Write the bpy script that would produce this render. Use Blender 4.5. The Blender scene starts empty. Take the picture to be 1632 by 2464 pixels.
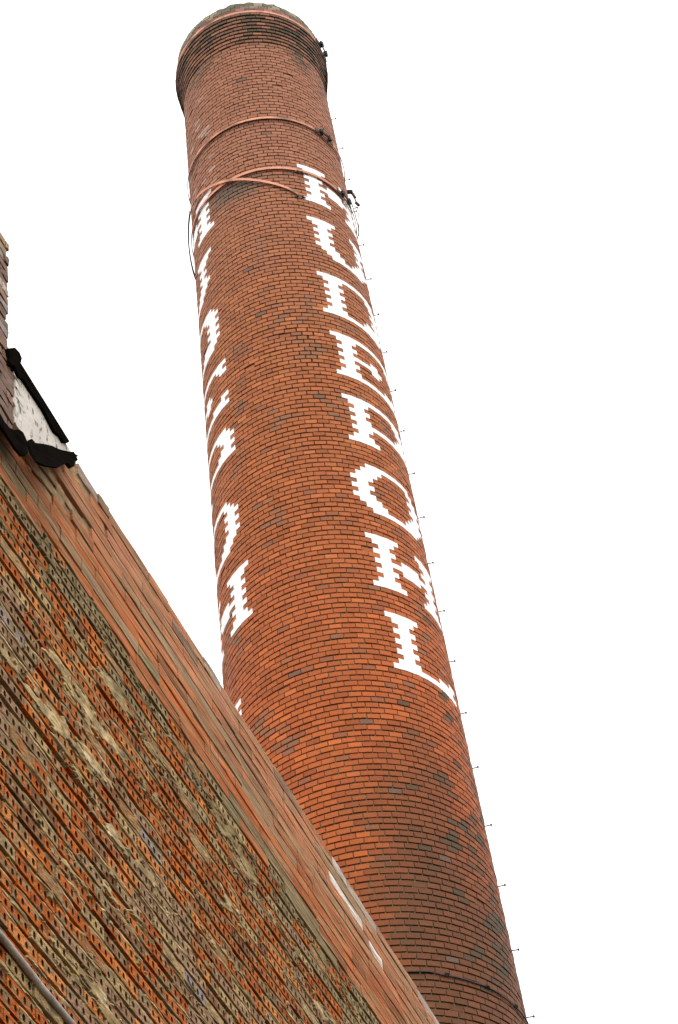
import bpy, math, random
import numpy as np
from mathutils import Vector, Matrix, noise
random.seed(7)
rnd = random.random
def U(a, b): return a + (b - a) * rnd()
scene = bpy.context.scene
COL = scene.collection
CAMZ = 1.6                       # eye height above the ground
# ------------------------------------------------------------------ helpers
class MB:
    """collects vertices, faces, per-vertex tint and per-face material index"""
    def __init__(s): s.v=[]; s.f=[]; s.c=[]; s.m=[]
    def add(s, vs, fs, col=(1,1,1), mi=0):
        n=len(s.v); s.v+=vs; s.c+=[col]*len(vs)
        for f in fs: s.f.append(tuple(i+n for i in f)); s.m.append(mi)
    def build(s, name, mats, parent=None, smooth=False):
        me=bpy.data.meshes.new(name); me.from_pydata(s.v,[],s.f)
        if not isinstance(mats,(list,tuple)): mats=[mats]
        for m in mats: me.materials.append(m)
        me.polygons.foreach_set('material_index', s.m)
        if smooth: me.polygons.foreach_set('use_smooth',[True]*len(s.f))
        at=me.attributes.new('tint','FLOAT_COLOR','POINT')
        arr=np.ones((len(s.v),4),dtype=np.float32); arr[:,:3]=np.array(s.c,dtype=np.float32)
        at.data.foreach_set('color',arr.ravel())
        me.update()
        o=bpy.data.objects.new(name,me); COL.objects.link(o)
        if parent is not None: o.parent=parent
        return o
BOXF=[(0,1,2,3),(4,7,6,5),(0,4,5,1),(1,5,6,2),(2,6,7,3),(3,7,4,0)]
def empty(name, loc, label, cat):
    o=bpy.data.objects.new(name,None); COL.objects.link(o); o.location=loc
    o['label']=label; o['category']=cat; return o
def fbm(p, o=3):
    return noise.fractal(Vector(p),0.9,2.1,o)
def sm(a,b,x):
    t=min(1,max(0,(x-a)/(b-a))) ; return t*t*(3-2*t)
def mix(a,b,t): return tuple(a[i]*(1-t)+b[i]*t for i in range(3))
def mul(a,k): return tuple(x*k for x in a)

# ------------------------------------------------------------------ materials
def mat(name, base=None, rough=0.9, var=0.15, scale=20, bump=0.3, bscale=60, stretch=(1,1,1), attr=True, spec=0.3, sheen=0.0, bdist=0.01, second=None, s_lo=.5, s_hi=.65, s_scale=6, metal=0.0):
    m=bpy.data.materials.new(name); m.use_nodes=True; nt=m.node_tree; N=nt.nodes; L=nt.links
    for n in list(N): N.remove(n)
    out=N.new('ShaderNodeOutputMaterial'); b=N.new('ShaderNodeBsdfPrincipled'); L.new(b.outputs[0],out.inputs[0])
    b.inputs['Roughness'].default_value=rough; b.inputs['Specular IOR Level'].default_value=spec; b.inputs['Metallic'].default_value=metal; b.inputs['Sheen Weight'].default_value=sheen; b.inputs['Sheen Roughness'].default_value=.5
    tc=N.new('ShaderNodeTexCoord'); mp=N.new('ShaderNodeMapping'); L.new(tc.outputs['Object'],mp.inputs[0]); mp.inputs['Scale'].default_value=stretch
    n1=N.new('ShaderNodeTexNoise'); n1.inputs['Scale'].default_value=scale; n1.inputs['Detail'].default_value=6; n1.inputs['Roughness'].default_value=.65; L.new(mp.outputs[0],n1.inputs[0])
    mr=N.new('ShaderNodeMapRange'); mr.inputs[1].default_value=.3; mr.inputs[2].default_value=.7; mr.inputs[3].default_value=1-var; mr.inputs[4].default_value=1+var; L.new(n1.outputs[0],mr.inputs[0])
    vm=N.new('ShaderNodeVectorMath'); vm.operation='SCALE'
    if attr:
        a=N.new('ShaderNodeAttribute'); a.attribute_name='tint'; src=a.outputs['Color']
    else:
        rgb=N.new('ShaderNodeRGB'); rgb.outputs[0].default_value=(*base,1); src=rgb.outputs[0]
    if second is not None:
        n3=N.new('ShaderNodeTexNoise'); n3.inputs['Scale'].default_value=s_scale; n3.inputs['Detail'].default_value=5; L.new(mp.outputs[0],n3.inputs[0])
        r3=N.new('ShaderNodeMapRange'); r3.inputs[1].default_value=s_lo; r3.inputs[2].default_value=s_hi; L.new(n3.outputs[0],r3.inputs[0])
        mx=N.new('ShaderNodeMix'); mx.data_type='RGBA'; L.new(r3.outputs[0],mx.inputs[0]); L.new(src,mx.inputs[6]); mx.inputs[7].default_value=(*second,1); src=mx.outputs[2]
    L.new(src,vm.inputs[0]); L.new(mr.outputs[0],vm.inputs['Scale']); L.new(vm.outputs[0],b.inputs['Base Color'])
    n2=N.new('ShaderNodeTexNoise'); n2.inputs['Scale'].default_value=bscale; n2.inputs['Detail'].default_value=4; L.new(mp.outputs[0],n2.inputs[0])
    bp=N.new('ShaderNodeBump'); bp.inputs['Strength'].default_value=bump; bp.inputs['Distance'].default_value=bdist; L.new(n2.outputs[0],bp.inputs['Height']); L.new(bp.outputs[0],b.inputs['Normal'])
    return m
M_brick=mat('chimney_brick',var=.12,scale=28,bscale=70,bump=.3,spec=.3,sheen=.05)
M_mortar=mat('chimney_mortar',var=.3,scale=14,bscale=60,bump=.5)
M_paint=mat('white_paint',base=(.9,.9,.89),attr=False,rough=.6,var=.02,scale=10,bump=.15,bscale=40,spec=.5)
M_hoop=mat('painted_iron',base=(.66,.27,.15),attr=False,rough=.6,var=.3,scale=7,bump=.3,bscale=30,second=(.22,.095,.05),s_lo=.50,s_hi=.64,s_scale=3.5)
M_dark=mat('dark_iron',base=(.035,.03,.026),attr=False,rough=.6,var=.3,scale=20,bump=.2)
M_rust=mat('rusty_iron',base=(.09,.045,.035),attr=False,rough=.75,var=.35,scale=12,bump=.3)
M_cap=mat('cap_mortar',base=(.23,.215,.135),attr=False,var=.3,scale=9,bump=.7,bscale=30,second=(.12,.10,.07),s_lo=.5,s_hi=.62)
M_wbrick=mat('wall_brick',var=.5,scale=24,bscale=44,bump=.9,stretch=(.8,.8,2),second=(.25,.175,.09),s_lo=.50,s_hi=.60,s_scale=16,spec=.08,bdist=.02)
M_wface=mat('wall_brick_smooth',var=.48,scale=9,bscale=26,bump=.9,stretch=(.3,.3,6),second=(.36,.235,.125),s_lo=.50,s_hi=.62,s_scale=10,sheen=0,spec=.08,bdist=.02)
M_wmortar=mat('wall_mortar',spec=.05,var=.45,scale=18,bscale=46,bump=.7,second=(.25,.19,.10),s_lo=.45,s_hi=.7,s_scale=8)
M_hole=mat('brick_core',base=(.10,.035,.014),attr=False,var=.2,bump=.2)
M_pier=mat('pier_brick',var=.3,scale=14,bscale=40,bump=.5)
M_white=mat('limewash',base=(.62,.565,.50),attr=False,var=.14,scale=9,bump=.6,bscale=30,stretch=(1,1,.6),second=(.17,.155,.14),s_lo=.60,s_hi=.65,s_scale=34)
M_felt=mat('roofing_felt',base=(.006,.005,.004),attr=False,rough=.9,var=.4,scale=14,bump=.4,bscale=30,spec=.0)
M_bar=mat('weathered_conduit',base=(.40,.35,.30),attr=False,rough=.7,var=.3,scale=9,bump=.4,second=(.2,.16,.11),s_lo=.5,s_hi=.7)
M_roof=mat('roof_felt',base=(.06,.06,.06),attr=False,var=.2,scale=3)

# ------------------------------------------------------------------ ground
M_ground=mat('gravel_ground',base=(.075,.066,.056),attr=False,var=.25,scale=1.5,bump=.5,bscale=12,second=(.05,.06,.03),s_lo=.55,s_hi=.68,s_scale=.25)
g=MB(); S=3000; g.add([(-S,-S,0),(S,-S,0),(S,S,0),(-S,S,0)],[(0,1,2,3)]); go=g.build('ground',M_ground); go['kind']='structure'; go['label']='bare gravelly yard around the chimney'

# ------------------------------------------------------------------ chimney
D=23.93454
R0,TAP,ZR=1.43422,0.01705,33.3384          # radius at the top of the lettering (heights above the eye)
def rad(z): return R0-TAP*(z-ZR)           # z above the eye
CO=.1                                       # course height
chim=empty('brick_chimney',(0,D,0),'tall tapering round brick chimney with white painted letters down its shaft','chimney')
def pol(r,phi,z):                           # local to the chimney base; phi=0 faces the yard
    return (r*math.sin(phi),-r*math.cos(phi),z+CAMZ)
LT=33.32                                    # top of the first letter
SHAFT_TOP=37.42
def zone_of(c):                             # c counts courses down from LT ; zones of 16 courses
    return math.floor(c/16)
PHL={0:.408,1:.413,2:.421,3:.452,4:.460,5:.462,6:.446,7:.500}
def zone(k):
    zc=LT-1.6*k-.8; n=round(2*math.pi*rad(zc)/.184); d=2*math.pi/n
    return n,d,PHL.get(k,.41+.013*k)
GLY={
'H':[[(0,3),(5,8)],[(.5,2.5),(5.5,7.5)],[(1,2),(6,7)],[(.5,2.5),(5.5,7.5)],[(1,2),(3,5),(6,7)],[(.5,7.5)],[(1,2),(3,5),(6,7)],[(.5,2.5),(5.5,7.5)],[(1,2),(6,7)],[(.5,2.5),(5.5,7.5)],[(0,3),(5,8)]],
'U':[[(0,3),(5,8)],[(.5,2.5),(5.5,7.5)],[(1,2),(6,7)],[(.5,2.5),(5.5,6.5)],[(1,2),(6,7)],[(.5,2.5),(5.5,6.5)],[(1,2),(6,7)],[(.5,2.5),(5.5,7.5)],[(1,3),(5,7)],[(1.5,3.5),(4.5,6.5)],[(2,6)]],
'D':[[(0,7)],[(.5,2.5),(5.5,7.5)],[(1,2),(6,8)],[(.5,2.5),(6.5,7.5)],[(1,2),(6,8)],[(.5,2.5),(6.5,7.5)],[(1,2),(6,8)],[(.5,2.5),(6.5,7.5)],[(1,2),(5,8)],[(.5,2.5),(4.5,7.5)],[(0,7)]],
'E':[[(0,8)],[(.5,2.5),(6.5,7.5)],[(1,2),(7,8)],[(.5,2.5)],[(1,2),(4,5)],[(.5,5.5)],[(1,2),(4,5)],[(.5,2.5)],[(1,2),(7,8)],[(.5,2.5),(5.5,7.5)],[(0,8)]],
'P':[[(0,7)],[(.5,2.5),(5.5,7.5)],[(1,2),(6,8)],[(.5,2.5),(6.5,7.5)],[(1,2),(6,8)],[(.5,2.5),(5.5,7.5)],[(1,8)],[(.5,2.5)],[(1,2)],[(.5,2.5)],[(0,3)]],
'O':[[(1.5,6.5)],[(1,3),(6,7)],[(.5,2.5),(6.5,7.5)],[(0,2),(6,8)],[(.5,1.5),(6.5,7.5)],[(0,2),(6,8)],[(.5,1.5),(6.5,7.5)],[(0,2),(6,8)],[(.5,2.5),(5.5,7.5)],[(1,3),(5,7)],[(1.5,6.5)]],
'L':[[(0,3)],[(.5,2.5)],[(1,2)],[(.5,2.5)],[(1,2)],[(.5,2.5)],[(1,2)],[(.5,2.5)],[(1,2),(6,7)],[(.5,2.5),(4.5,6.5)],[(0,7)]]}
WORD='HUDEPOHL'
painted={}                                   # (course, brick index) -> letter key
for k,ch in enumerate(WORD):
    n,d,ph0=zone(k)
    for colm in (0,1):
        x0=0 if colm==0 else round((-.785-ph0)/d)-8+(1 if k in (4,5,6) else -1 if k==7 else 0)
        x0+= (-.5 if ch=='O' else 0)
        for r,ivs in enumerate(GLY[ch]):
            c=16*k+r; off=.5*(c%2)
            for a,b in ivs:
                for j in range(math.floor(a+x0-off+.5),math.ceil(b+x0-off+.5)+1):
                    cen=j+off+.5
                    if a+x0+.2<cen<b+x0-.2: painted[(c,j%n)]=(k,colm)
let={}
shaft=MB(); crown=MB()
def tint(phi,z):
    x,y=2.2*math.sin(phi),-2.2*math.cos(phi)
    t=rnd()
    low=sm(30,18,z)
    red=mix(mix((.41,.138,.046),(.34,.108,.036),rnd()),mix((.46,.115,.026),(.36,.083,.020),rnd()),low)
    if t<.10: red=mul(red,1.22)
    elif t<.15: red=mix(red,(.24,.090,.045),.7)
    elif t<.30: red=mul(red,.82)
    p=fbm((x*1.3,y*1.3,z*1.1+7))
    if p>(.30 if z>25 else .48) and rnd()<.5 and z<34: red=mix(red,(.22,.115,.066),U(.3,.8))
    w=sm(27,35,z)
    red=mix(red,mix((.38,.165,.095),(.29,.12,.07),rnd()),.85*w)  # pale pinkish wash of sky flare toward the top, mixed into the brick colour
    # soot in the crown
    s=sm(36.4,38.2,z+1.2*fbm((x*1.5+3,y*1.5,z*.8)))
    s*=.45+.8*max(0,fbm((x*1.1,y*1.1,z*.7+20))+.25)
    if rnd()<.75: red=mix(red,(.065,.052,.032),min(1,(s+.5*sm(37,38,z)*sm(.4,1,phi))*U(.6,1)))
    # damp brown-black staining of the lower right
    q=sm(20.9,17.2,z+.9*fbm((x*.9,y*.9,z*.5+40))+1.2*abs(0.55-phi))*sm(-.3,.3,phi+.25*fbm((x,y,z+3)))
    if q>0:
        red=mix(red,mix((.150,.058,.025),(.105,.045,.021),rnd()),.92*q)
    # green-black single bricks on the right side
    g2=sm(23,18,z)*sm(.35,.8,phi)
    if fbm((x*1.6,y*1.6,z*2.2+60))>.10 and rnd()<.55*g2: red=mix(red,(.066,.054,.030),U(.5,.95))
    if rnd()<.005: red=mix(red,(.14,.09,.07),.8)
    # darker grey-brown patch below the crossing of the two upper hoops
    k3=sm(.55,.1,abs(phi+.42))*sm(32.3,32.75,z)*sm(33.1,32.95,z)
    red=mix(red,(.10,.085,.065),.8*k3)
    # shadow line below each hoop, painted into the bricks as a rusty brown
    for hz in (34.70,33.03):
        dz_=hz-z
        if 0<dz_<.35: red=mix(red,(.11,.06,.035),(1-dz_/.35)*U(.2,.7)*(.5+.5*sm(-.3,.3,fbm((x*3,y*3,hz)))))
    # white runs on the left side near the top
    if -1.3<phi<-.65 and 33.4<z<36.8 and rnd()<.12: red=mix(red,(.55,.42,.36),U(.2,.6))
    return red
def brick(mb,a0,a1,z0,z1,ro,ri,col):
    v=[pol(ro,a0,z0),pol(ro,a1,z0),pol(ro,a1,z1),pol(ro,a0,z1),pol(ri,a0,z0),pol(ri,a1,z0),pol(ri,a1,z1),pol(ri,a0,z1)]
    mb.add(v,[(0,1,2,3),(0,4,5,1),(1,5,6,2),(2,6,7,3),(3,7,4,0)],col)
c_top=-int(round((SHAFT_TOP-LT)/CO)); c_bot=int((LT+CAMZ)/CO)+1
for c in range(c_top,c_bot):
    k=zone_of(c); n,d,ph0=zone(k); zt=LT-c*CO; off=.5*(c%2)
    jit=0 if 0<=k<=7 else U(-.12,.12)
    wav=lambda ph: .006*fbm((math.sin(ph)*2,math.cos(ph)*2,zt*.7))
    for j in range(n):
        ph=ph0+(j+off+jit)*d; ph=(ph+math.pi)%(2*math.pi)-math.pi
        key=painted.get((c,j))
        if key is not None:
            if key not in let: let[key]=MB()
            r=rad(zt-.05)+.003; g=.0006 if rnd()<.85 else .004
            gz=.0004 if rnd()<.9 else .002
            L_=let[key]
            v0=wav(ph)
            brick(L_,ph+g/r,ph+d-g/r,zt-CO+gz+v0-(.008),zt-gz+v0-(.008)+.008*0,r,r-.05,(1,1,1))
            continue
        gap=U(.0055,.0095)/rad(zt)
        crack=abs(ph+d*.5-.16-.02*math.sin(zt*9))<.07 and 27.6<zt<28.6
        a0=ph+gap+(U(0,.005) if crack else 0); a1=ph+d-gap-(U(0,.012) if crack else 0)
        z0=zt-CO+U(.001,.005)+wav(ph); z1=zt-U(.019,.026)+wav(ph)
        r=rad(zt-.05)+U(-.004,.004)
        if rnd()<.003: r-=.015
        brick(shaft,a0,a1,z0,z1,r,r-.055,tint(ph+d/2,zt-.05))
# mortar core behind the bricks
def ring_wall(mb,prof,col,n=96,mi=0):
    """prof = list of (radius, z) from bottom to top"""
    vs=[pol(r,2*math.pi*i/n,z) for r,z in prof for i in range(n)]
    fs=[(k*n+i,k*n+(i+1)%n,(k+1)*n+(i+1)%n,(k+1)*n+i) for k in range(len(prof)-1) for i in range(n)]
    if callable(col):
        n0=len(mb.v); mb.add(vs,fs,(1,1,1),mi)
        for q,(r,z) in enumerate(prof):
            for i in range(n): mb.c[n0+q*n+i]=col(2*math.pi*i/n,z)
    else: mb.add(vs,fs,col,mi)
def mcol(ph,z):
    t=.5+.5*fbm((math.sin(ph)*3,math.cos(ph)*3,z*.8))
    a=mix((.26,.215,.11),(.12,.095,.055),t)
    return mix(a,(.045,.033,.025),sm(20,28,z))
zs=[-CAMZ+i*.5 for i in range(int((SHAFT_TOP+.1+CAMZ)/.5)+1)]+[SHAFT_TOP+.02]
ring_wall(shaft,[(rad(z)-.024,z) for z in zs],mcol,n=110,mi=1)
sh=shaft.build('shaft',[M_brick,M_mortar],chim)
for (k,colm),mb in sorted(let.items()):
    o=mb.build('painted_letter',M_paint,chim)
    o['label']='white painted letter '+WORD[k]+(' of the right-hand column' if colm==0 else ' of the left-hand column')
# crown: corbelled courses, a hoop, and set-back top courses
z=SHAFT_TOP; rr=rad(z); ncr=50; dcr=2*math.pi/ncr
prof=[]
for i in range(9):
    rr2=rr+.013*(i+1)
    off=.5*(i%2)
    for j in range(ncr):
        ph=(.1+(j+off)*dcr+math.pi)%(2*math.pi)-math.pi; g=.006/rr2
        cc=tint(ph+dcr/2,z)
        cc=mix(cc,(.045,.040,.025),U(.15,.95)*(.35+.65*sm(-.2,.3,fbm((math.sin(ph)*2,math.cos(ph)*2,i*.25)))))
        brick(crown,ph+g,ph+dcr-g,z+U(.006,.012),z+.076,rr2+U(-.004,.004),rr2-.2,cc)
    prof+=[(rr2-.045,z),(rr2-.045,z+.1)]
    z+=.1
zc=z; rmax=rr2
for i,dr in enumerate((-.030,-.035,-.05,-.06)):
    r2=rmax+dr; hh=.11
    for j in range(ncr):
        ph=(.1+(j+.5*(i%2))*dcr+math.pi)%(2*math.pi)-math.pi; g=.006/r2
        base=[(.20,.09,.07),(.24,.10,.10),(.20,.15,.10),(.22,.20,.13)][i]
        cc=mix(base,(.09,.07,.045),U(0,.9)) if rnd()<.7 else mul(base,1.4)
        dz=-.0
        brick(crown,ph+g,ph+dcr-g,z+.008,z+hh-.006+U(-.012,.006),r2+U(-.01,.01),r2-.25,cc)
    prof+=[(r2-.02,z),(r2-.02,z+hh)]
    z+=hh
crown_top=z
prof+=[(rmax-.35,z+.005),(rmax-.36,z-2)]
ring_wall(crown,prof,(.10,.09,.06),n=110,mi=1)
crown.build('crown',[M_brick,M_mortar],chim)
# rough mortar capping
cap=MB(); n=140; pr=[(-.075,-.02),(-.07,.03),(-.10,.055),(-.22,.06),(-.34,.03)]
vs=[]; 
for q,(dr,dz) in enumerate(pr):
    for i in range(n):
        a=2*math.pi*i/n; h=fbm((3*math.sin(a),3*math.cos(a),q*.3))
        h2=fbm((9*math.sin(a),9*math.cos(a),q*.3+5))
        vs.append(pol(rmax+dr+.02*h2,a,z+dz*(1+.5*h)+.02*h2*(q>0)))
cap.add(vs,[(q*n+i,q*n+(i+1)%n,(q+1)*n+(i+1)%n,(q+1)*n+i) for q in range(len(pr)-1) for i in range(n)])
cap.build('capping',M_cap,chim)
# hoops: flat iron straps
def strap(name,path,h,t,m,parent=chim,closed=True,label=None):
    """path: list of (phi, z, radius)"""
    mb=MB(); n=len(path); vs=[]
    for ph,zz,r in path: vs+=[pol(r,ph,zz),pol(r+t,ph,zz),pol(r+t,ph,zz+h),pol(r,ph,zz+h)]
    fs=[]
    for i in range(n if closed else n-1):
        a=4*i; b=4*((i+1)%n)
        for q in range(4): fs.append((a+q,b+q,b+(q+1)%4,a+(q+1)%4))
    if not closed: fs+=[(3,2,1,0),(4*n-4,4*n-3,4*n-2,4*n-1)]
    mb.add(vs,fs)
    for i in range(0,n if closed else n-1): mb.m[4*i]=1  # bottom faces get dark iron: the shade under the strap put into its material
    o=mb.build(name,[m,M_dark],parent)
    if label: o['label']=label
    return o
def ring_path(f,gap=.022,n=128):
    out=[]
    for i in range(n):
        ph=-math.pi+2*math.pi*i/n; zz=f(ph); out.append((ph,zz,rad(zz)+gap))
    return out
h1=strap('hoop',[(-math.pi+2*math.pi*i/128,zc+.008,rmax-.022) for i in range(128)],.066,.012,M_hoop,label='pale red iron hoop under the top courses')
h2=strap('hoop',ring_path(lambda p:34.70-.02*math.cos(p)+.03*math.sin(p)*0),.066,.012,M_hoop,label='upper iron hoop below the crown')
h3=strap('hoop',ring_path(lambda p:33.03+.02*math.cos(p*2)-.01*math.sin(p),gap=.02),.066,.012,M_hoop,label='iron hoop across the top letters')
sl=[(.352,32.27,.02),(.28,32.36,.02),(.209,32.44,.022),(.064,32.56,.03),(-.083,32.69,.035),(-.234,32.83,.04),(-.398,32.97,.05),(-.581,33.12,.05),(-.80,33.29,.05),(-.95,33.39,.05),(-1.1,33.44,.06),(-1.25,33.40,.055),(-1.38,33.25,.060),(-1.5,33.02,.065),(-1.62,32.78,.06),(-1.75,32.6,.05),(-1.95,32.5,.03),(-2.2,32.62,.03),(-2.6,32.55,.02),(-3.0,32.5,.02)]
# smooth the slipped strap
P=[]
for i in range(len(sl)-1):
    for s in range(5):
        t=s/5; a=sl[max(0,i-1)];b=sl[i];c_=sl[i+1];e=sl[min(len(sl)-1,i+2)]
        q=[.5*((2*b[m])+(-a[m]+c_[m])*t+(2*a[m]-5*b[m]+4*c_[m]-e[m])*t*t+(-a[m]+3*b[m]-3*c_[m]+e[m])*t**3) for m in range(3)]
        P.append((q[0],q[1],rad(q[1])+q[2]))
NT=next(i for i,q in enumerate(P) if q[0]<-1.2)
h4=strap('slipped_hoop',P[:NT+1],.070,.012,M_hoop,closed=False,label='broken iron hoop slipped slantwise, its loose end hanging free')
strap('slipped_hoop_tail',P[NT:],.085,.022,M_dark,parent=h4,closed=False,label='dark stretch of the slipped hoop bowing off the left edge')
def lug(parent,ph,zz,r,size=1.0,swing=0.0,name='hoop_lug'):
    """bolted clamp: two upright plates, a bolt through them and nuts"""
    mb=MB()
    T=lambda a,b,c:(lambda P_:P_)(pol(r+b*size,ph+a*size/r,zz+c*size))
    def bx(a0,a1,b0,b1,c0,c1):
        v=[T(a0,b0,c0),T(a1,b0,c0),T(a1,b0,c1),T(a0,b0,c1),T(a0,b1,c0),T(a1,b1,c0),T(a1,b1,c1),T(a0,b1,c1)]
        mb.add(v,[(0,3,2,1),(4,5,6,7),(0,1,5,4),(1,2,6,5),(2,3,7,6),(3,0,4,7)])
    for s in (-1,1):
        bx(s*.10-.012,s*.10+.012,0,.085,-.03,.12)       # plate
        bx(min(s*.10,s*.26),max(s*.10,s*.26),.012,.026,-.01,.10)  # tail riveted to the strap
        bx(s*.14-.014,s*.14+.014,.03,.075,.0,.045); bx(s*.14-.014,s*.14+.014,.03,.075,.055,.1)
    bx(-.17,.17,.045,.062,.012,.030); bx(-.17,.17,.045,.062,.068,.086)
    o=mb.build(name,M_dark,parent); return o
lug(h1,1.30,zc+.02,rmax-.01,1.0)
lug(h2,.93,34.68,rad(34.7)+.02,.9)
lug(h3,1.12,33.0,rad(33)+.02,.9)
lug(h3,.42,33.0,rad(33)+.02,.35)
lug(h4,.375,32.23,rad(32.2)+.01,.38)
# loose bolt and strap end standing off the right side at the third hoop
mb=MB()
def bar(mb,pts,w):
    for p,q in zip(pts[:-1],pts[1:]):
        p=Vector(p);q=Vector(q);d_=(q-p).normalized(); u=d_.cross(Vector((0,0,1)) if abs(d_.z)<.9 else Vector((1,0,0))).normalized(); v=d_.cross(u)
        vs=[tuple(x+u*w*math.cos(a)+v*w*math.sin(a)) for x in (p,q) for a in [math.pi/3*i for i in range(6)]]
        mb.add(vs,[(i,(i+1)%6,6+(i+1)%6,6+i) for i in range(6)]+[tuple(range(5,-1,-1)),tuple(range(6,12))])
def rp(ph,z,dr): return pol(rad(z)+dr,ph,z)
bar(mb,[rp(1.46,33.92,.00),rp(1.47,33.90,.09)],.045)
bar(mb,[rp(1.475,33.93,.07),rp(1.475,33.72,.115)],.026)
bar(mb,[rp(1.475,33.74,.10),rp(1.49,33.56,.125)],.012)
bar(mb,[rp(1.49,33.60,.11),rp(1.49,33.50,.15)],.028)
bar(mb,[rp(1.49,33.45,.13),rp(1.49,33.44,.06)],.012)
bar(mb,[rp(1.49,33.46,.12),rp(1.50,33.1,.10),rp(1.52,32.8,.05),rp(1.53,32.6,.0)],.007)
bar(mb,[rp(1.44,33.60,.03),rp(1.46,33.2,.05),rp(1.48,32.85,.06),rp(1.50,32.62,.03)],.009)
mb.build('hoop_lug',M_rust,h3)['label']='twisted clamp jutting from the right edge of the chimney'
# lower cable with clips
cp=[]
for i in range(160):
    ph=-math.pi+2*math.pi*i/160
    zz=15.93-.10*ph/1.1+.035*fbm((math.sin(ph)*5,math.cos(ph)*5,1))
    cp.append((ph,zz,rad(zz)+.006))
sc=[]
for i,(ph,zz,r) in enumerate(cp):
    e=abs(ph)/math.pi; sc.append((ph,15.93-.10*ph/1.1*(1-e)+.02*fbm((math.sin(ph)*5,math.cos(ph)*5,1)),r))
cab=strap('cable',sc,.016,.016,M_dark,label='thin dark cable round the shaft near the foot of the view')
for ph in (-.9,-.3,.47,.80,1.12):
    zz=15.93-.10*ph/1.1*(1-abs(ph)/math.pi); mb=MB()
    for s in (-1,1): bar(mb,[pol(rad(zz)-.01,ph+.012*s,zz-.012),pol(rad(zz)+.03,ph+.012*s,zz+.004),pol(rad(zz)+.03,ph+.012*s,zz+.03)],.008)
    bar(mb,[pol(rad(zz)+.03,ph-.016,zz+.02),pol(rad(zz)+.03,ph+.016,zz+.02)],.010)
    mb.build('cable_clip',M_dark,cab)
# climbing rungs up the right side
k=0; zz=36.37711
while zz>-CAMZ+1.2:
    mb=MB(); r=rad(zz); ph=1.49; w=.016
    th=.0075; a,b=-w/r,w/r; dn=U(-.012,.022); L_=U(.075,.095)
    bar(mb,[pol(r-.05,ph,zz),pol(r+L_,ph,zz+dn)],th)
    bar(mb,[pol(r+L_,ph+a,zz+dn),pol(r+L_,ph+b,zz+dn)],th*1.5)
    mb.build('rung',M_rust,chim)
    k+=1; zz-=1.01282

# ------------------------------------------------------------------ the foreground building
DV=Vector((0.27136078,0.9624777,0)); NV=Vector((-0.9624777,0.27136078,0))
H=2.7
bld=empty('brick_building',tuple(NV*(H+3)+DV*7),'old brick building with perforated bricks laid bare and torn black felt at its corner','building')
BM=bld.location.copy()
def W(a,z,b=0.):                    # a along the wall, z above the eye, b out from the wall face; local to the building
    p=DV*a+NV*(H-b); return (p.x-BM.x,p.y-BM.y,z+CAMZ)
def Wt(a,z,b):                      # outline measured on the wall face, moved out to b
    s=1-b/H; return W(a*s,z*s,b)
A0,A1=-1.5,14.2; ZTOP=7.51
PITCH=.0756; BL=.205
perf=MB(); face=MB(); mort=MB()
def wt_smooth(a):                    # height where plain facing starts
    return 6.72+.13*fbm((a*.7,3.3,0))+.03*fbm((a*3,1,0))
def bcol(a,z):
    t=rnd(); p=fbm((a*.55,z*1.1,4.4))+.35*fbm((a*2.2,z*3,9))
    if rnd()<.7*sm(6.3,6.65,z): return mix((.30,.225,.115),(.22,.155,.075),rnd())
    if t<.08: c=(.40,.27,.12)
    elif p>.16 and t<.7: c=mix((.26,.145,.075),(.34,.205,.12),rnd())
    elif p>.42: c=mix((.30,.225,.19),(.25,.22,.205),rnd())
    elif t<.75: c=mix((.48,.122,.018),(.34,.080,.015),rnd())
    elif t<.88: c=(.54,.19,.05)
    elif t<.95: c=(.20,.085,.035)
    else: c=(.36,.22,.12)
    return c
def fcol(a,z):
    top=sm(7.33,7.47,z); t=rnd()
    p=fbm((a*.5,z*17,3.)); q=fbm((a*.6,z*11,30.))
    c=mix((.55,.175,.060),(.37,.105,.034),min(1,max(0,.5+p+U(-.3,.3))))
    if t<.10: c=mix(c,(.20,.08,.035),.7)
    c=mix(c,(.60,.31,.19),.6*sm(6.9,7.3,z)*U(.3,1))
    if q>.25: c=mix(c,(.36,.23,.13),min(1,(q-.25)*3))
    low=sm(6.92,6.68,z+.12*p)
    if rnd()<low*.32: c=mix((.26,.20,.10),(.20,.145,.07),rnd())
    if z>7.12 and fbm((a*.8,z*14,60.))>.50-.52*top and rnd()<.22+.15*top: c=mix((.60,.46,.38),(.46,.36,.31),rnd())
    elif rnd()<.16*top: c=mix(c,(.22,.17,.13),.7)
    if a>8.2 and z>7.2 and t>.93: c=(.80,.70,.62)
    return c
rows=int((ZTOP+CAMZ)/PITCH)
HOLE=[(math.cos(math.pi/4*i+math.pi/8),math.sin(math.pi/4*i+math.pi/8)) for i in range(8)]
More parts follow.
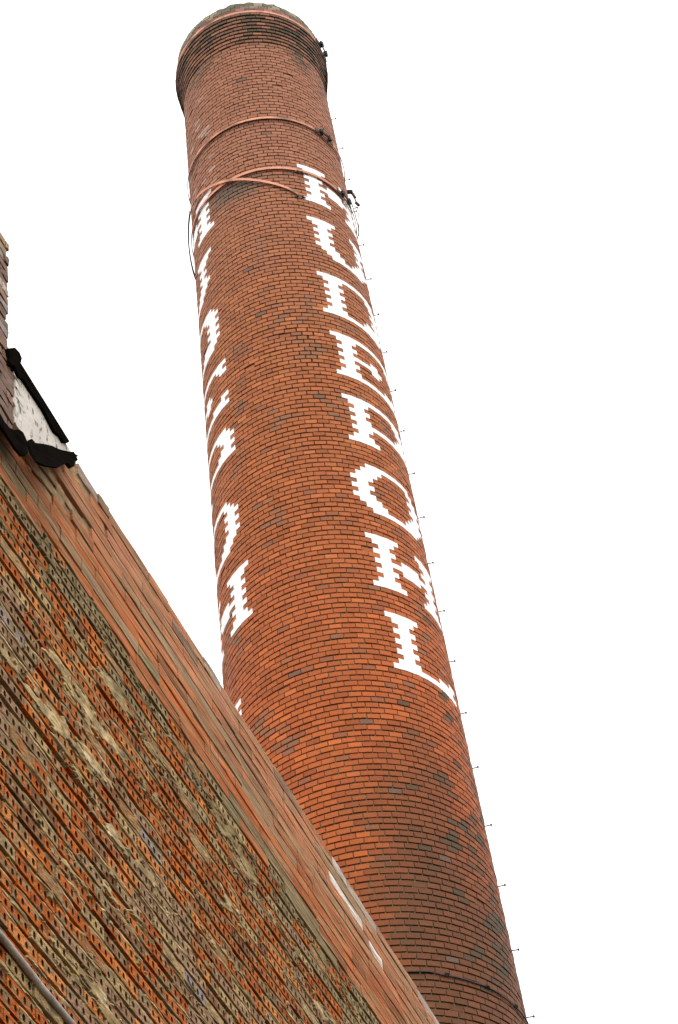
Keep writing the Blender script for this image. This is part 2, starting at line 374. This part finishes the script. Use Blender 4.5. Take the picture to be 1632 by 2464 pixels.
def pbrick(a0,a1,z0,z1,b,col,tilt,nh=3):
    """a face with core holes in it"""
    cw=(a1-a0)/nh
    for h in range(nh):
        l=a0+cw*h; r=l+cw; ca=(l+r)/2+U(-.003,.003); cz=(z0+z1)/2+U(-.003,.003)
        hw=U(.0095,.012); hh=U(.014,.018)
        B=lambda a: b+tilt*(a-a0)
        sq=[(r,cz),(r,z1),(ca,z1),(l,z1),(l,cz),(l,z0),(ca,z0),(r,z0)]
        sq=[(x,y) for x,y in sq]
        ho=[(ca+hw*math.cos(math.pi/4*i),cz+hh*math.sin(math.pi/4*i)) for i in range(8)]
        v=[W(x,y,B(x)) for x,y in sq]+[W(x,y,B(x)) for x,y in ho]
        perf.add(v,[(i,(i+1)%8,8+(i+1)%8,8+i) for i in range(8)],col)
        v=[W(x,y,B(x)) for x,y in ho]+[W(x,y,B(x)-.06) for x,y in ho]
        perf.add(v,[(i,(i+1)%8,8+(i+1)%8,8+i) for i in range(8)]+[tuple(range(8,16))],col,2)
    B=lambda a: b+tilt*(a-a0)
    v=[W(a0,z0,b),W(a1,z0,B(a1)),W(a1,z1,B(a1)),W(a0,z1,b),W(a0,z0,b-.08),W(a1,z0,b-.08),W(a1,z1,b-.08),W(a0,z1,b-.08)]
    perf.add(v,[(0,4,5,1),(1,5,6,2),(2,6,7,3),(3,7,4,0)],mul(col,.8))
def fbrick(mb,a0,a1,z0,z1,b,col,jit=.004,dep=.09,mi=0):
    j=lambda:U(-jit,jit)
    n=3
    vs=[];
    for i in range(n+1):
        a=a0+(a1-a0)*i/n
        vs+=[W(a,z0+j(),b+j()),W(a,z1+j(),b+j()),W(a,z0,b-dep),W(a,z1,b-dep)]
    fs=[]
    for i in range(n):
        p=4*i;q=p+4
        fs+=[(p,q,q+1,p+1),(p,p+2,q+2,q),(p+1,q+1,q+3,p+3)]
    fs+=[(0,1,3,2),(4*n,4*n+2,4*n+3,4*n+1)]
    mb.add(vs,fs,col,mi)
joints=[]
for r in range(rows+1):
    z0=ZTOP-(r+1)*PITCH
    if z0<-CAMZ: break
    a=A0+U(0,BL); vis=z0>3.6
    off=U(-.006,.006)
    dz0=U(.010,.015); dz1=U(.006,.010)
    while a<A1:
        ln=BL*U(.93,1.06) if rnd()>.12 else BL*U(.45,.6)
        a1=min(a+ln,A1)
        if a1-a<.04: break
        wob=.010*fbm((a*.9,z0*2,8))
        zl=z0+wob
        if zl+PITCH*.5>wt_smooth(a) and rnd()<.6: a1=min(a+BL*U(1.4,3.2),A1)
        if zl+PITCH*.5>wt_smooth(a):
            out=.003+U(-.002,.002)+.003*fbm((a*.8,z0*2,2))
            if z0>6.98: out=-.024+(out+.024)*sm(5.45,5.72,a)
            if a>6.1 and z0<7.4 and rnd()<.02:
                fbrick(face,a+.028,a1-.003,zl+.009,zl+PITCH-.001,out,fcol(a,z0),jit=.0022); a=a1; continue
            # some long stretchers read as one continuous strip
            fbrick(face,a+.003,a1-.003,zl+U(.007,.012),zl+PITCH-U(.000,.003),out,fcol(a,z0),jit=.0022)
        elif vis:
            t=rnd()
            if t<.008: a=a1; continue
            g0=.012 if (4.85<a<6.0 and r==24) else 0.; g1=.010 if (4.85<a<6.0 and r==25) else 0.
            b=U(-.003,.003)+.002*fbm((a*1.2,z0*1.5,2))
            if ln<BL*.8: pbrick(a+.004,a1-.004,zl+dz0,zl+PITCH-dz1,b,bcol(a,z0),U(-.012,.012),2)
            elif t<.065: fbrick(perf,a+.004,a1-.004,zl+dz0,zl+PITCH-dz1,b+.001,mix((.42,.30,.15),(.30,.12,.04),rnd()),jit=.003)
            else: pbrick(a+.004,a1-.004,zl+dz0+g0+U(0,.004),zl+PITCH-dz1-g1-U(0,.004),b,bcol(a,z0),U(-.012,.012),4)
        else:
            fbrick(face,a+.005,a1-.005,zl+.01,zl+PITCH-.004,U(-.004,.008),bcol(a,z0),jit=.003,dep=.05)
        a=a1
perf.build('exposed_bricks',[M_wbrick,M_wbrick,M_hole],bld)['label']='perforated bricks showing rows of core holes'
face.build('facing_bricks',M_wface,bld)
# mortar: an uneven skin that sits in the joints and smears over the bricks
def mortar_patch(a0,a1,z0,z1,da,dz):
    na=int((a1-a0)/da)+1; nz=int((z1-z0)/dz)+1
    vs=[];cs=[]
    for iz in range(nz):
        z=z0+(z1-z0)*iz/(nz-1)
        for ia in range(na):
            a=a0+(a1-a0)*ia/(na-1)
            wob=.010*noise.fractal(Vector((a*.9,z*2,8)),.9,2.1,3)
            u=((ZTOP-(z-wob))/PITCH)%1.0            # 0 at the joint above, 1 at the joint below
            jd=min(u,1-u)*PITCH                      # distance from the bed joint
            n1=noise.noise(Vector((a*5.5,z*21,1.7))); n2=noise.noise(Vector((a*15,z*38,5.1)))
            n3=noise.noise(Vector((a*1.4,z*3.6,12.)))
            n4=noise.noise(Vector((a*3.1,z*60,7.7)))
            n5=noise.noise(Vector((a*7,z*17,31.)))
            n6=noise.noise(Vector((a*26,z*70,17.)))
            sd_=(u if u<.5 else u-1)*-PITCH             # + above the joint, - below it
            ridge=max(0,1-abs(sd_+.003)/.014)
            h=-.040+.043*min(1,ridge*1.8)*(.9+.28*n1)+.0035*n2+.003*n4+.004*n6
            crev=noise.noise(Vector((a*2.3,math.floor((ZTOP-z)/PITCH+.5)*3.7,4.)))
            n7=noise.noise(Vector((a*9,math.floor((ZTOP-z)/PITCH+.5)*5.1,2.)))
            if -.017<sd_<-.008 and crev+.6*n7>-.05: h-=.10
            if .006<sd_<.014 and crev-.5*n7<.0: h-=.10
            if jd<.013 and crev+.5*n7>.28: h-=.06
            n8=noise.noise(Vector((a*1.1,z*6.5,77.)))
            cov=n8+.5*n1+.4*n2+.5*n6*.5+.30*sm(6.38,6.62,z)
            if cov>.50: h=max(h,.0035+.0035*n6+.003*n2)
            if z>wt_smooth(a): h=-.008+.003*n6+.002*n2-(.06 if (jd<.011 and crev+.5*n7>.10) else 0); h=h if z<6.98 else -.03+(h+.03)*sm(5.45,5.72,a)
            if abs(z-(5.625+.02*math.sin(a*3)))<.026 and 4.9<a<6.03: h-=.10
            vs.append(W(a,z,h))
            t=.5+.45*n2+.5*n3+.5*n4
            c=mix((.56,.42,.22),(.29,.195,.085),min(1,max(0,t)))
            st=noise.noise(Vector((a*2.2,z*24,51.)))
            if st>.33: c=mix(c,(.60,.47,.29),min(1,(st-.33)*7))
            c=mix(c,(.17,.12,.05),.85*sm(6.2,6.6,z+.15*n3))
            if z>wt_smooth(a): c=mix((.38,.25,.14),(.25,.15,.075),min(1,max(0,t)))
            cs.append(c)
    n0=len(mort.v); mort.v+=vs; mort.c+=cs
    for iz in range(nz-1):
        for ia in range(na-1):
            p=n0+iz*na+ia; mort.f.append((p,p+1,p+na+1,p+na)); mort.m.append(0)
mortar_patch(4.0,11.6,3.9,ZTOP-.01,.020,.0044)
for (x0,x1,y0,y1) in ((A0,4.0,-CAMZ,ZTOP-.01),(11.6,A1,-CAMZ,ZTOP-.01),(4.0,11.6,-CAMZ,3.9)):
    mort.add([W(x0,y0,-.012),W(x1,y0,-.012),W(x1,y1,-.012),W(x0,y1,-.012)],[(0,1,2,3)],(.32,.25,.14))
mort.build('mortar',M_wmortar,bld,smooth=False)
# body of the building behind the facing
body=MB()
def bbox(mb,a0,a1,z0,z1,b0,b1,col=(1,1,1)):
    v=[W(a0,z0,b1),W(a1,z0,b1),W(a1,z1,b1),W(a0,z1,b1),W(a0,z0,b0),W(a1,z0,b0),W(a1,z1,b0),W(a0,z1,b0)]
    mb.add(v,[(0,1,2,3),(4,7,6,5),(0,4,5,1),(1,5,6,2),(2,6,7,3),(3,7,4,0)],col)
bbox(body,A0+.01,A1-.01,-CAMZ,ZTOP-.03,-6.5,-.12,(.33,.15,.08))
body.build('building_core',M_pier,bld)
rf=MB(); bbox(rf,A0+.1,A1-.1,ZTOP-.03,ZTOP+.0,-6.4,-.5,(.1,.1,.1)); rf.build('roof',M_roof,bld)
# taller stretch of wall on the left
up=MB(); PP=.056; upz=7.02; r=0
PB=.012
while upz+r*PP<8.25:
    z0=upz+r*PP; a=1.2+U(0,BL); last=z0+PP>8.17
    end=5.335 if z0<7.46 else 5.287
    end+=U(-.0015,.0015)
    while a<end:
        a1=min(a+BL*U(.95,1.04),end)
        if a1-a>.03:
            c=mix((.20,.115,.08),(.15,.095,.07),rnd())
            t=rnd()
            if t<.2: c=(.27,.15,.10)
            elif t<.32: c=(.27,.22,.19)
            if last: c=(.30,.21,.125)
            if abs(z0-7.86)<.03: c=(.42,.36,.31)
            fbrick(up,a+.004,a1-.004,z0+.009,z0+PP-.001,PB+U(-.003,.003),c,jit=.003,dep=.07)
        a=a1
    r+=1
utop=upz+r*PP
bbox(up,1.2,5.275,7.5,utop-.004,-.4,PB-.022,(.10,.075,.055))
bbox(up,1.2,5.32,7.03,7.5,-.02,PB-.02,(.10,.075,.055))
up.build('upper_wall',M_pier,bld)
# limewashed brick strip beside the render
wb=MB()
for r in range(7):
    z0=7.10+r*.0585
    lo=5.335+.012*math.sin(r*2.2); hi=5.409
    lo+=.012 if r==6 else 0
    fbrick(wb,lo,hi,z0+.003,z0+.056,.016,(1,1,1),jit=.003,dep=.03)
wb.build('limewashed_bricks',M_white,bld)
def sheet(name,pts,b,thick,m,parent=bld,label=None):
    """outline on the wall plane with depth; pts (a,z[,b])"""
    mb=MB(); n=len(pts); P_=[(p[0],p[1],p[2] if len(p)>2 else b) for p in pts]
    vs=[Wt(a,z,bb) for a,z,bb in P_]
    vb=[]
    for a,z,bb in P_:
        s=1-bb/H; vb.append(W(a*s,z*s,bb-thick))
    mb.add(vs+vb,[tuple(range(n)),tuple(range(2*n-1,n-1,-1))]+[(i,n+i,n+(i+1)%n,(i+1)%n) for i in range(n)])
    o=mb.build(name,m,parent)
    mod=o.modifiers.new('tri','TRIANGULATE')
    if label: o['label']=label
    return o
sheet('render_panel',[(5.436,7.514),(5.531,7.518),(5.642,7.522),(5.747,7.506),(5.83,7.524),(5.90,7.519),(5.93,7.50),(5.819,7.433),(5.773,7.394),(5.716,7.354),(5.637,7.283),(5.554,7.204),(5.522,7.196),(5.485,7.142),(5.445,7.152),(5.426,7.156),(5.424,7.382)],.016,.05,M_white,label='dirty white rendered patch under the black coping')
sheet('coping',[(5.305,7.556),(5.369,7.635),(5.413,7.651),(5.434,7.636),(5.423,7.592),(5.654,7.585),(5.889,7.576),(5.88,7.557),(5.833,7.509),(5.804,7.518),(5.747,7.488),(5.642,7.518),(5.531,7.514),(5.445,7.511),(5.412,7.486),(5.364,7.506),(5.332,7.482)],.03,.04,M_felt,label='black coping strip with a lump at its upper end')
sheet('torn_felt',[(4.9,7.08,.02),(5.236,7.063,.02),(5.282,7.054,.02),(5.328,7.067,.025),(5.364,7.094,.03),(5.406,7.142,.04),(5.442,7.162,.04),(5.463,7.155,.05),(5.484,7.137,.06),(5.473,7.093,.06),(5.484,7.078,.065),(5.463,7.038,.07),(5.431,7.006,.07),(5.38,6.995,.07),(5.313,6.997,.06),(5.237,6.995,.06),(4.9,7.00,.05)],.03,.012,M_felt,label='black felt lapping over the wall below the taller part')
sheet('torn_felt',[(5.485,7.152,.03),(5.522,7.206,.03),(5.554,7.214,.03),(5.637,7.293,.03),(5.716,7.364,.03),(5.773,7.404,.03),(5.819,7.443,.03),(5.89,7.507,.04),(5.932,7.55,.05),(5.943,7.547,.05),(5.976,7.571,.06),(5.96,7.545,.06),(5.972,7.538,.07),(5.94,7.486,.07),(5.933,7.456,.07),(5.897,7.407,.07),(5.869,7.413,.075),(5.83,7.362,.11),(5.77,7.28,.13),(5.70,7.215,.135),(5.64,7.160,.13),(5.575,7.115,.11),(5.527,7.118,.06)],.05,.012,M_felt,label='torn black felt flap hanging under the white render')
# grey conduit across the lower part
mb=MB()
pts=[]
for i in range(16):
    a=4.3+i*.125; pts.append(W(a,4.49-.035*(a-5.3)+.003*math.sin(i*1.7),.012))
for p,q in zip(pts[:-1],pts[1:]):
    p=Vector(p);q=Vector(q);d_=(q-p).normalized(); u=d_.cross(Vector((0,0,1))).normalized(); v=d_.cross(u)
    vs=[tuple(x+(u*math.cos(t)+v*math.sin(t))*.0125) for x in (p,q) for t in [math.pi/4*i for i in range(8)]]
    mb.add(vs,[(i,(i+1)%8,8+(i+1)%8,8+i) for i in range(8)])
mb.build('conduit',M_bar,bld,smooth=True)['label']='weathered grey conduit lying along a joint'

# ------------------------------------------------------------------ camera
cam=bpy.data.cameras.new('camera'); co=bpy.data.objects.new('camera',cam); COL.objects.link(co)
r_=Vector((0.9900101917080969,0.09539742205690047,-0.10382269587616678)); u_=Vector((0.14054798827722836,-0.7263529088426114,0.6727984206336259)); w_=Vector((0.011228682261133464,0.6806693644353145,0.7325046982879384))
co.matrix_world=Matrix(((r_.x,u_.x,-w_.x,0),(r_.y,u_.y,-w_.y,0),(r_.z,u_.z,-w_.z,CAMZ),(0,0,0,1)))
cam.sensor_fit='VERTICAL'; cam.sensor_height=24; cam.lens=24*5500/2464; cam.clip_end=8000; cam.clip_start=.05
scene.camera=co
# ------------------------------------------------------------------ light: bright overcast
SUN_EL,SUN_AZ=math.radians(52),math.radians(165)      # azimuth clockwise from +Y
w=bpy.data.worlds.new('World'); scene.world=w; w.use_nodes=True; nt=w.node_tree
for n_ in list(nt.nodes): nt.nodes.remove(n_)
out=nt.nodes.new('ShaderNodeOutputWorld'); bg=nt.nodes.new('ShaderNodeBackground'); bg.inputs[1].default_value=.1
sky=nt.nodes.new('ShaderNodeTexSky'); sky.sky_type='NISHITA'; sky.sun_disc=False; sky.sun_elevation=SUN_EL; sky.sun_rotation=SUN_AZ
mx=nt.nodes.new('ShaderNodeMix'); mx.data_type='RGBA'; mx.inputs[0].default_value=.9; mx.inputs[7].default_value=(15.5,15.3,15.2,1)
nt.links.new(sky.outputs[0],mx.inputs[6]); nt.links.new(mx.outputs[2],bg.inputs[0]); nt.links.new(bg.outputs[0],out.inputs[0])
sd=bpy.data.lights.new('sun','SUN'); sd.energy=1.2; sd.angle=math.radians(14); sd.color=(1,.95,.88)
so=bpy.data.objects.new('sun',sd); COL.objects.link(so)
dirv=Vector((math.sin(SUN_AZ)*math.cos(SUN_EL),math.cos(SUN_AZ)*math.cos(SUN_EL),math.sin(SUN_EL)))
so.rotation_euler=dirv.to_track_quat('Z','Y').to_euler()
scene.view_settings.view_transform='Standard'; scene.view_settings.look='None'; scene.view_settings.exposure=.33; scene.view_settings.gamma=1
scene.render.film_transparent=False
